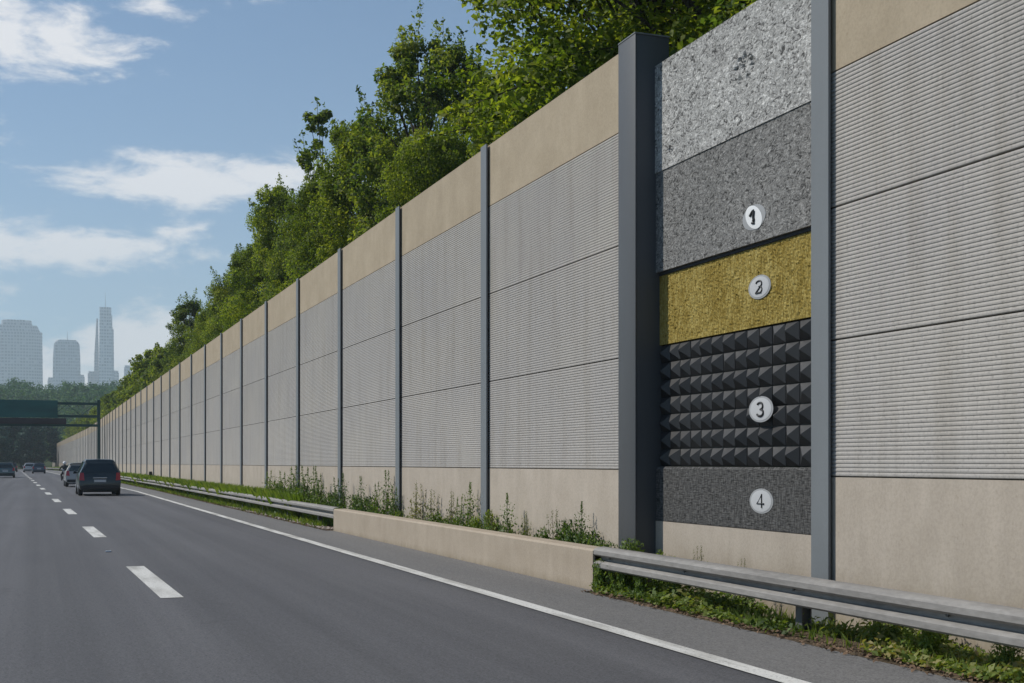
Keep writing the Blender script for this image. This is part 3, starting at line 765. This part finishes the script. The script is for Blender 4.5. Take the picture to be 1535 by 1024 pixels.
for (k, u, h, lab, w) in [
  ('b',905,.62,'leafy weed at the barrier end right in front of the big steel column',1.0),
  ('b',880,.72,'broad leafy weed just before the big column behind the barrier',1.1),
  ('u',868,.95,'dark upright weed with a spiky top beside the broad leafy weed',1.0),
  ('b',848,.85,'tallest bushy weed near the near end of the barrier',1.0),
  ('p',830,.85,PAL,1.0), ('p',808,.6,PAL,.9), ('p',795,.8,PAL,.8), ('u',764,1.0,'single dark spiky weed in the middle of the widest concrete base',1.1),
  ('p',779,.7,PAL,.8), ('p',742,.75,PAL,1), ('y',728,.85,'yellow green weed growing against the first slim post past the column',1.0),
  ('u',700,1.12,'dark spiky weed just left of the first slim post',1.1), ('t',689,.9,'leafy weed left of the spiky weed by the first slim post',.9),
  ('p',676,1.0,PAL,1), ('y',655,.72,'short bright weed between the first and second slim posts',1.0), ('p',640,1.0,PAL,1.1), ('p',618,1.1,PAL,1.1),
  ('t',588,1.0,'dark weed beside the second slim post past the column',1), ('u',577,1.28,'tallest dark spiky weed left of the second slim post',1.3),
  ('t',562,1.05,GEN,1), ('b',552,.9,GEN,1), ('u',540,1.15,GEN,1), ('b',528,.9,GEN,1), ('u',516,1.2,GEN,1), ('t',503,1.1,GEN,1.1), ('b',494,.9,GEN,1.1),
  ('t',482,1.2,GEN,1.2), ('u',472,1.35,GEN,1.3), ('t',462,1.35,GEN,1.3), ('b',452,1.0,GEN,1.2), ('t',438,1.35,GEN,1.4), ('t',424,1.2,GEN,1.3), ('b',412,1.1,GEN,1.3), ('t',402,1.2,GEN,1.3)]:
    X = 6.66; yy = X/math.tan(math.atan((u-767.5)/1900) + R(20.478))
    put(k, X + rg.uniform(-.06,.08), yy, h, lab, w)
LOW = 'one of the low leafy weeds filling the gaps behind the concrete barrier'
for u in (893, 858, 838, 818, 800, 786, 752, 735, 715, 708, 682, 664, 647, 630, 610, 597):
    X = 6.64; put(rg.choice('bym'), X, X/math.tan(math.atan((u-767.5)/1900) + R(20.478)), rg.uniform(.52, .72), LOW, rg.uniform(.8, 1.1))
for (k, x, yy, h, lab, w) in [
  ('m', 6.14, 13.45, .46, 'leafy weed pressed against the shaded barrier end', .9),
  ('b', 6.5, 13.45, .72, 'dark leafy weed at the foot of the big column behind the rail end', .8), ('m', 6.25, 13.1, .45, 'leafy weed filling the dark gap under the rail end', 1.0), ('m', 6.2, 12.5, .38, 'weed under the guardrail next to the rail end weed', 1.0),
  ('m', 6.3, 11.9, .36, 'bushy weed under the rail below the badge layers', 1.0), ('y', 6.62, 12.9, .60, 'bright weed at the corner of the column and plinth', .8), ('p', 6.7, 12.1, .62, 'pale sprig against the beige plinth', .8),
  ('p', 6.7, 11.2, .55, 'second pale sprig against the beige plinth', .8), ('y', 6.62, 8.6, .40, 'bright clump peeping over the rail past the slim post', 1.2), ('b', 6.62, 8.2, .42, 'wide clump peeping over the rail under the nearest bay', 1.0),
  ('m', 6.30, 11.2, .26, 'weed beside the guardrail post, on its far side', 1.0), ('m', 6.40, 8.6, .28, 'weed beside the guardrail post, on its near side', 1.1), ('m', 6.3, 7.9, .34, 'low weed under the near end of the guardrail', 1.1), ('b', 6.45, 7.2, .36, 'low leafy weed under the rail at the frame edge', .9)]:
    put(k, x, yy, h, lab, w)
mb = MB().tube([(6.72, 83.9, -.1), (6.7, 83.9, .75), (6.69, 83.9, .95)], [.13,.12,.10], 8)
tag(mb.build('wooden_stake', MAT['wood']), 'short dark wooden stake leaning at the foot of the wall', 'stake')
mb = MB().box(-.03, -.008, 0, .55, 0, 1.0, .004); o = mb.build('marker_plate', MAT['yellow']); o.location = (WX-.05, 163.2, 5.55)
tag(o, 'small yellow plate high on the wall beside the gantry post', 'plate')

# ------------------------------------------------------------------ gantry over the road
ga = empty('road_gantry', (6.25, 148, 0))
mb = MB().box(-.16, .16, -.16, .16, -.2, 8.5); mb.build('upright', MAT['gantry'], ga)
MB().box(-27.16, -26.84, -.16, .16, -.3, 8.5).build('upright', MAT['gantry'], ga)
for z in (8.05, 6.65, 5.65): MB().box(-26.84, -.16, -.12, .12, z-.14, z+.14).build('beam', MAT['gantry'], ga)
mb = MB()
for k in range(18):
    x0 = -.4 - 1.45*k
    mb.tube([(x0, .0, 6.75 if k % 2 else 7.95), (x0-1.45, .0, 7.95 if k % 2 else 6.75)], .035, 6)
mb.build('bracing', MAT['gantry'], ga)
MB().box(-26.5, -4.3, -.30, -.18, 6.45, 8.35).build('sign_panel', MAT['gantry_sign'], ga)
MB().box(-26.5, -3.4, -.42, -.32, 5.75, 6.40).build('message_board', MAT['gantry_brown'], ga)
tag(ga, 'dark green steel gantry with blank sign panels spanning the road', 'gantry')

# ------------------------------------------------------------------ vehicles
def make_car(name, label, x, y, L, W, H, paint, rz=0.0, belt=.95, slant=.3, hood=.86, plate=True):
    r = empty(name, (x, y, .004), rz); w = W/2
    # stations: y, roof z, roof half-width factor, low z
    ST = [(0,H-.12,.68),(.35,H-.02,.71),(L*.33,H,.73),(L*.50,H-.03,.73),(L*.70,belt+.05,.86),(L*.90,hood,.80),(L,hood-.22,.70)]
    mb = MB(); rows = []
    for i, (yy, zt, fr) in enumerate(ST):
        bl = min(belt, zt-.03); nar = 1 - (.03 if i == 0 else 0) - (.10 if i == 6 else .02 if i == 5 else 0)
        lv = [(0,.22,0),(.80,.22,0),(.97,.32,-.04),(1.0,.60,-.03),(.97,bl,.03),(fr,zt-.06,slant),(fr*.86,zt,slant+.06),(0,zt+.025,slant+.08)]
        k = 1 if i == 0 else 0
        rows.append([Vector((a*w*nar, yy + s*k, z)) for a, z, s in lv])
    def P(i, j, sgn): p = rows[i][j]; return Vector((p.x*sgn, p.y, p.z))
    for sgn in (1, -1):
        for i in range(len(ST)-1):
            for j in range(7):
                q = [P(i,j,sgn), P(i,j+1,sgn), P(i+1,j+1,sgn), P(i+1,j,sgn)]
                if (q[0]-q[3]).length + (q[1]-q[2]).length > 1e-4: mb.quad(*(q if sgn > 0 else q[::-1]))
    for i in (0, len(ST)-1):
        for j in range(1, 7):
            a, b = rows[i][j], rows[i][j+1]
            for f0, f1 in ((-1,-.7),(-.7,.7),(.7,1)):
                if j == 6:
                    if f0 == -.7: mb.quad((-a.x,a.y,a.z),(a.x,a.y,a.z),(0,b.y,b.z))
                    continue
                mb.quad((a.x*f0,a.y,a.z),(a.x*f1,a.y,a.z),(b.x*f1,b.y,b.z),(b.x*f0,b.y,b.z))
    me = mb.build('body', paint, r, fix=False)
    bm = bmesh.new(); bm.from_mesh(me.data); bmesh.ops.remove_doubles(bm, verts=bm.verts[:], dist=.002); bmesh.ops.recalc_face_normals(bm, faces=bm.faces[:])
    bmesh.ops.bevel(bm, geom=[e for e in bm.edges if e.is_manifold and e.calc_face_angle(0) > .5], offset=.03, segments=2, affect='EDGES')
    bm.to_mesh(me.data); bm.free(); me.data.polygons.foreach_set('use_smooth', [True]*len(me.data.polygons)); me.data.set_sharp_from_angle(angle=R(35))
    def inset(q, fx, off, name_, mat, thick=.008):
        c = sum(q, Vector())/4; n = (q[1]-q[0]).cross(q[3]-q[0]).normalized()
        cc = Vector((0, L*.45, .8)); n = n if n.dot(c-cc) > 0 else -n
        qq = [c + (p-c)*fx for p in q]
        m2 = MB(); A = [p + n*off for p in qq]; B = [p + n*(off+thick) for p in qq]; k0 = len(m2.v); m2.v += [tuple(p) for p in A+B]
        m2.f += [(0,1,2,3),(4,5,6,7),(0,1,5,4),(1,2,6,5),(2,3,7,6),(3,0,4,7)]
        return m2.build(name_, mat, r)
    a, b = rows[0][4], rows[0][5]
    inset([Vector((-a.x*.94,a.y,a.z+.02)),Vector((a.x*.94,a.y,a.z+.02)),Vector((b.x*.96,b.y,b.z)),Vector((-b.x*.96,b.y,b.z))], .93, .002, 'rear_window', MAT['car_glass'])
    for sgn in (1, -1):
        for i in (0, 1, 2, 3):
            q = [P(i,4,sgn), P(i+1,4,sgn), P(i+1,5,sgn), P(i,5,sgn)]
            if i == 3: q = [P(3,4,sgn), P(3,4,sgn).lerp(P(4,4,sgn), .75), P(3,5,sgn).lerp(P(4,5,sgn), .62), P(3,5,sgn)]
            if i == 0: continue
            inset(q, .86, .003, 'side_window', MAT['car_glass'])
        c, d = rows[0][3], rows[0][4]
        q = [Vector((sgn*c.x*.74,c.y,c.z+.08)),Vector((sgn*c.x*1.0,c.y+.03,c.z+.10)),Vector((sgn*d.x*1.0,d.y+.02,d.z+.06)),Vector((sgn*d.x*.80,d.y,d.z+.06))]
        inset(q, .94, .004, 'tail_lamp', MAT['tail'], .02)
        m2 = MB(); m2.tube([(sgn*(w-.03), L*.60, belt+.03), (sgn*(w+.12), L*.60, belt+.07)], [.04,.09], 8); m2.build('mirror', paint, r, smooth=True)
        for yy in (L*.19, L*.80):
            m2 = MB(); tr = .315; x0, x1 = sgn*(w-.21), sgn*(w-.005)
            m2.tube([(x0,yy,tr),(x0+sgn*.03,yy,tr),(x1-sgn*.03,yy,tr),(x1,yy,tr)], [tr-.03,tr,tr,tr-.04], 24)
            wh = m2.build('wheel', MAT['rubber'], r, smooth=True)
            MB().tube([(x1-sgn*.01,yy,tr),(x1+sgn*.008,yy,tr)], [.19,.17], 20).build('rim', MAT['rim'], wh, smooth=True)
    q = [P(3,6,-1), P(3,6,1), P(4,6,1), P(4,6,-1)]; inset(q, .86, .004, 'windscreen', MAT['car_glass'])
    MB().box(-w*.9, w*.9, -.075, .03, .30, .46, .03).build('bumper', MAT['plastic'], r)
    MB().box(-w*.78, w*.78, .25, L-.3, .16, .24).build('underbody', MAT['plastic'], r)
    if plate: MB().box(-.26, .26, -.058, -.03, .62, .735, .006).build('number_plate', MAT['plate'], r)
    MB().box(-.30, .30, -.046, -.012, .80, .835, .006).build('trim_strip', MAT['chrome'], r)
    tag(r, label, 'car', 'cars driving away along the road')
    return r
make_car('car', 'dark minivan in the right lane, nearest car, seen from behind', 2.62, 60.6, 4.4, 1.86, 1.66, MAT['car_dark'], R(.6), belt=1.0, slant=.22, hood=.95)
make_car('car', 'silver car half hidden just ahead of the dark minivan', 2.45, 83.5, 4.3, 1.78, 1.50, MAT['car_silver'], R(.8), slant=.4)
make_car('car', 'grey teal car in the fast lane, partly cut by the frame edge', -3.15, 137.5, 4.4, 1.85, 1.55, MAT['car_teal'], R(1.2), slant=.3)
make_car('car', 'small dark blue car far ahead beside the edge line', .05, 190, 4.2, 1.78, 1.48, MAT['car_blue'], R(1.3), slant=.3)
make_car('car', 'pale grey car beyond the far dark blue car', -1.35, 214, 4.3, 1.8, 1.5, MAT['car_white'], R(1.4), slant=.3)
make_car('car', 'black car farthest away, against the dark trees', -4.2, 226, 4.4, 1.85, 1.5, MAT['car_black'], R(1.4), slant=.3)

# motorcycle and rider ahead of the silver car
mc = empty('motorcycle', (1.78, 97, .004), R(.8))
for yy, nm in ((0, 'wheel'), (1.42, 'wheel')):
    pts = [(0, yy+.26*math.cos(a), .31+.26*math.sin(a)) for a in [2*math.pi*k/20 for k in range(21)]]
    MB().tube(pts, .06, 8, cap=False).build(nm, MAT['rubber'], mc, smooth=True)
mb = MB().tube([(0,.0,.31),(0,.35,.50),(0,.75,.45),(0,1.1,.72),(0,1.42,.31)], [.05,.12,.17,.10,.04], 10); mb.build('engine_frame', MAT['plastic'], mc, smooth=True)
MB().tube([(0,-.22,.80),(0,.1,.79),(0,.45,.74),(0,.65,.76)], [.06,.13,.14,.08], 10).build('seat', MAT['plastic'], mc, smooth=True)
MB().tube([(0,.62,.82),(0,.85,.86),(0,1.12,.80)], [.10,.16,.07], 10).build('fuel_tank', MAT['car_black'], mc, smooth=True)
MB().tube([(-.36,.98,.98),(-.1,1.08,1.02),(.1,1.08,1.02),(.36,.98,.98)], .018, 8).build('handlebar', MAT['chrome'], mc, smooth=True)
MB().box(-.09,.09,-.30,-.26,.66,.74,.01).build('tail_lamp', MAT['tail'], mc)
tag(mc, 'dark motorcycle ahead of the silver car, carrying a helmeted rider', 'motorcycle')
def skin_person(joints, edges, loc, rz):
    me = bpy.data.meshes.new('person'); me.from_pydata([j[0] for j in joints], edges, [])
    o = bpy.data.objects.new('person', me); C.objects.link(o)
    s = o.modifiers.new('s', 'SKIN'); o.modifiers.new('d', 'SUBSURF').levels = 2
    for k, j in enumerate(joints): me.skin_vertices[0].data[k].radius = (j[1], j[1])
    me.skin_vertices[0].data[0].use_root = True
    dg = bpy.context.evaluated_depsgraph_get(); m2 = bpy.data.meshes.new_from_object(o.evaluated_get(dg))
    o.modifiers.clear(); o.data = m2; m2.materials.clear(); m2.materials.append(MAT['jacket'])
    m2.polygons.foreach_set('use_smooth', [True]*len(m2.polygons)); o.location = loc; o.rotation_euler.z = rz
    return o
J = [((0,.28,.90),.15),((0,.36,1.12),.15),((0,.46,1.34),.15),((0,.50,1.44),.06),((0,.53,1.56),.09),
     ((-.19,.46,1.36),.07),((-.33,.62,1.16),.05),((-.33,.93,1.03),.035),((.19,.46,1.36),.07),((.33,.62,1.16),.05),((.33,.93,1.03),.035),
     ((-.14,.32,.86),.10),((-.24,.68,.76),.075),((-.20,.42,.40),.055),((-.20,.56,.34),.045),((.14,.32,.86),.10),((.24,.68,.76),.075),((.20,.42,.40),.055),((.20,.56,.34),.045)]
E_ = [(0,1),(1,2),(2,3),(3,4),(2,5),(5,6),(6,7),(2,8),(8,9),(9,10),(0,11),(11,12),(12,13),(13,14),(0,15),(15,16),(16,17),(17,18)]
pe = skin_person(J, E_, (1.78, 97, -.10), R(.8))
bm = bmesh.new(); bmesh.ops.create_uvsphere(bm, u_segments=20, v_segments=12, radius=.145)
mb = MB(); bm.verts.index_update(); mb.v = [(v.co.x*.92, v.co.y*1.05+.54, v.co.z+1.585) for v in bm.verts]; mb.f = [tuple(v.index for v in f.verts) for f in bm.faces]; bm.free()
mb.build('helmet', MAT['helmet'], pe, smooth=True)
tag(pe, 'person in dark clothing and a white helmet riding the motorcycle', 'person')

# ------------------------------------------------------------------ city towers (far beyond the hill)
TH = R(20.478)
def far_xy(u, d):
    l = (u-767.5)/1900*d; return (l*math.cos(TH)+d*math.sin(TH), -l*math.sin(TH)+d*math.cos(TH))
def hv(v, d): return 1.5 + (694-v)*d/1900
def ring_tower(mb, secs, n=28, pw=2.0):
    """secs: (z, rx, ry[, cx]) rounded-plan sections"""
    base = len(mb.v)
    for s in secs:
        cx = s[3] if len(s) > 3 else 0
        for k in range(n):
            a = 2*math.pi*k/n; c, s_ = math.cos(a), math.sin(a)
            mb.v.append((cx + s[1]*math.copysign(abs(c)**(2/pw), c), s[2]*math.copysign(abs(s_)**(2/pw), s_), s[0]))
    for i in range(len(secs)-1):
        for k in range(n):
            a = base+i*n+k; b = base+i*n+(k+1)%n; mb.f.append((a, b, b+n, a+n))
    mb.f.append(tuple(base+(len(secs)-1)*n+k for k in range(n)))
D = 3600
px = D/1900                                   # metres per photo pixel at that distance
def tower(name, u, d, label):
    x, y = far_xy(u, d); r = empty(name, (x, y, 20)); tag(r, label, 'building', 'city towers on the skyline'); return r
t = tower('office_tower', 25, D, 'broad rounded grey office tower at the skyline edge')
z = lambda v: hv(v, D)-20
mb = MB(); ring_tower(mb, [(0,38*px,24), (z(498),36*px,23), (z(497),33*px,21), (z(488),29*px,19)], 32, 3.2); mb.build('shaft', MAT['fac_grey'], t)
mb = MB(); ring_tower(mb, [(z(488)+.02,22*px,15), (z(481),21*px,14.5), (z(480),19*px,13)], 32, 3.0); mb.build('crown', MAT['fac_grey'], t)
t = tower('office_tower', 100, D, 'smaller blue grey tower with a short mast, between two towers')
mb = MB(); ring_tower(mb, [(0,20.5*px,15), (z(540),19.5*px,15), (z(516),18.2*px,14.4), (z(513),16.5*px,13), (z(510),13*px,11)], 28, 4.5); mb.build('shaft', MAT['fac_blue'], t)
MB().tube([(2,0,z(511)),(2,0,z(506)),(2,0,z(497))], [1.4,.8,.35], 8).build('mast', MAT['mast'], t)
MB().tube([(-15*px,0,z(516)),(-15*px,0,z(510))], [.8,.5], 6).build('mast', MAT['mast'], t)
t = tower('skyscraper', 158, D, 'slender pale stepped skyscraper with a tall mast')
mb = MB(); ring_tower(mb, [(0,10.0*px,9), (z(461),8.4*px,8)], 24, 6); mb.build('shaft', MAT['fac_pale'], t)
mb = MB(); ring_tower(mb, [(0,7*px,7,6.5*px), (z(493),5.2*px,6,6.6*px)], 20, 6); ring_tower(mb, [(0,8*px,6.5,5*px),(z(473),4.2*px,6,5.6*px)], 20, 6); mb.build('stepped_wing', MAT['fac_blue'], t)
mb = MB(); ring_tower(mb, [(0,4.6*px,5,-13*px), (z(530),3.2*px,4.5,-12.6*px), (z(478),1.2*px,2,-11.6*px)], 16, 3); mb.build('side_tower', MAT['fac_red'], t)
MB().tube([(0,0,z(462)),(0,0,z(455)),(0,0,z(438))], [1.2,.7,.3], 8).build('mast', MAT['mast'], t)
for (u, w, v, d, m, lab) in [(138,10,557,3700,'fac_red','low reddish block at the foot of the skyscraper'), (173,8,556,3660,'fac_grey','low grey block right beside the skyscraper foot'),
                          (191,7.5,548,3800,'fac_blue','small distant blue grey block past the skyscraper'), (205,5,548,3760,'fac_grey','small distant block just above the treetops by the wall'),
                          (76,7,566,3760,'fac_grey','low block between the broad tower and the smaller tower'), (123,5,562,3720,'fac_pale','tiny pale block behind the smaller tower')]:
    x, y = far_xy(u, d); q = d/1900; h = hv(v, d)-20
    r = empty('city_block', (x, y, 20))
    MB().box(-w*q/2-2, w*q/2+2, -8, 8, 0, h-6, .3).build('shaft', MAT[m], r); MB().box(-w*q/2, w*q/2, -6, 6, h-5.99, h, .3).build('top_floor', MAT[m], r)
    tag(r, lab, 'building', 'city towers on the skyline')

# ------------------------------------------------------------------ haze
mb = MB().box(-900, 1500, -90, 4300, -1.4, 560); hz = mb.build('haze', bpy.data.materials.new('haze_air'))
m = hz.data.materials[0]; m.use_nodes = True; t = m.node_tree; t.nodes.clear()
out = nd(t, 'ShaderNodeOutputMaterial'); pv = nd(t, 'ShaderNodeVolumePrincipled')
pv.inputs['Color'].default_value = (.80,.92,1.0,1); pv.inputs['Density'].default_value = .00024; pv.inputs['Anisotropy'].default_value = .0
ln(t, pv.outputs[0], out.inputs['Volume']); tag(hz, kind='stuff')
hz['label'] = 'pale blue haze veiling the far towers and hill'; hz['category'] = 'haze'

# ------------------------------------------------------------------ sun, sky and clouds
SE, SA = R(45), R(-56)
sd = Vector((math.sin(SA)*math.cos(SE), math.cos(SA)*math.cos(SE), math.sin(SE)))
sun = bpy.data.lights.new('sun', 'SUN'); sun.energy = 3.7; sun.angle = R(.5); sun.color = (1,.955,.88)
so = bpy.data.objects.new('sun', sun); C.objects.link(so); so.rotation_euler = sd.to_track_quat('Z', 'Y').to_euler(); so.location = (-30, 30, 40)
w = bpy.data.worlds.new('World'); sc.world = w; w.use_nodes = True; t = w.node_tree; bg = t.nodes['Background']
sky = nd(t, 'ShaderNodeTexSky', sky_type='NISHITA', sun_disc=False, sun_elevation=SE, sun_rotation=SA, altitude=800, air_density=1.0, dust_density=.35, ozone_density=3.0)
bg.inputs[1].default_value = .088
tc = nd(t, 'ShaderNodeTexCoord'); sp = nd(t, 'ShaderNodeSeparateXYZ'); ln(t, tc.outputs['Generated'], sp.inputs[0])
def mth(op, a, b=None, c=None):
    n = nd(t, 'ShaderNodeMath', operation=op)
    for i_, x in enumerate((a, b, c)):
        if x is None: continue
        if isinstance(x, (int, float)): n.inputs[i_].default_value = x
        else: ln(t, x, n.inputs[i_])
    return n.outputs[0]
az = mth('ARCTAN2', sp.outputs[0], sp.outputs[1]); el = mth('ARCSINE', sp.outputs[2])
mp = nd(t, 'ShaderNodeMapping'); mp.inputs['Scale'].default_value = (1, 1, 2.6); ln(t, tc.outputs['Generated'], mp.inputs[0])
n1 = noise(t, mp.outputs[0], 15, 10, .62, .35); n2 = noise(t, mp.outputs[0], 44, 7, .62, .3)
def ang(u, v):
    cx, cy = (u-767.5)/1900, (694-v)/1900
    return math.atan(cx) + TH, math.atan2(cy, math.sqrt(1+cx*cx))
tot = None
for (u, v, wu, wv, k) in [(45,62,150,62,1.05),(120,85,70,40,.7),(240,8,120,36,.62),(270,275,250,36,1.0),(150,262,140,17,.85),(250,240,110,20,.8),(430,266,150,30,1.0),(120,372,230,46,1.0),(250,345,90,28,.8),(220,512,130,46,1.25),(60,565,230,40,.95),(330,520,150,40,.8),(110,545,200,40,.8),
                         (-320,200,260,60,1),(-420,420,320,60,1),(1500,-500,500,120,.9),(700,-700,500,140,.9),(1900,150,420,110,1)]:
    a0, e0 = ang(u, v)
    dx = mth('DIVIDE', mth('SUBTRACT', az, a0), wu/1900); de = mth('DIVIDE', mth('SUBTRACT', el, e0), wv/1900)
    g = mth('MULTIPLY', mth('POWER', 2.71828, mth('MULTIPLY', mth('ADD', mth('MULTIPLY', dx, dx), mth('MULTIPLY', de, de)), -1.1)), k)
    tot = g if tot is None else mth('MAXIMUM', tot, g)
s = mth('ADD', tot, mth('MULTIPLY', mth('SUBTRACT', n1, .5), 2.3)); s = mth('ADD', s, mth('MULTIPLY', mth('SUBTRACT', n2, .5), .8))
mr = nd(t, 'ShaderNodeMapRange', interpolation_type='SMOOTHSTEP'); mr.inputs[1].default_value = .30; mr.inputs[2].default_value = .98; mr.inputs[4].default_value = .88; ln(t, s, mr.inputs[0])
fac = mth('MULTIPLY', mr.outputs[0], mth('GREATER_THAN', tot, .04))
hm = nd(t, 'ShaderNodeMix', data_type='RGBA'); hm.inputs[7].default_value = (5.6,6.3,7.0,1)
ln(t, mth('MULTIPLY', mth('POWER', 2.71828, mth('MULTIPLY', mth('MAXIMUM', el, 0.0), -9.0)), .62), hm.inputs[0])
mx = nd(t, 'ShaderNodeMix', data_type='RGBA'); ln(t, hm.outputs[2], mx.inputs[6]); ln(t, fac, mx.inputs[0]); ln(t, mul(t, sky.outputs[0], (.84,.97,1.0)), hm.inputs[6]); mx.inputs[7].default_value = (10.2,9.9,9.8,1)
ln(t, mx.outputs[2], bg.inputs[0])

# ------------------------------------------------------------------ camera and render settings
cam = bpy.data.cameras.new('camera'); co = bpy.data.objects.new('camera', cam); C.objects.link(co)
co.location = (0, 0, 1.5); co.rotation_euler = (R(90), 0, -TH)
cam.sensor_width = 36; cam.lens = 36*1900/1535; cam.shift_y = 182/1535; cam.clip_end = 6000; cam.clip_start = .1
sc.camera = co
vs = sc.view_settings; vs.view_transform = 'Standard'; vs.look = 'None'; vs.exposure = .2; vs.gamma = 1; vs.use_curve_mapping = False
sc.render.engine = 'CYCLES'; sc.cycles.max_bounces = 6; sc.cycles.diffuse_bounces = 3; sc.cycles.transparent_max_bounces = 8; sc.cycles.volume_bounces = 2
sc.cycles.use_denoising = True
sc.cycles.denoiser = 'OPENIMAGEDENOISE'; sc.cycles.denoising_input_passes = 'RGB_ALBEDO_NORMAL'
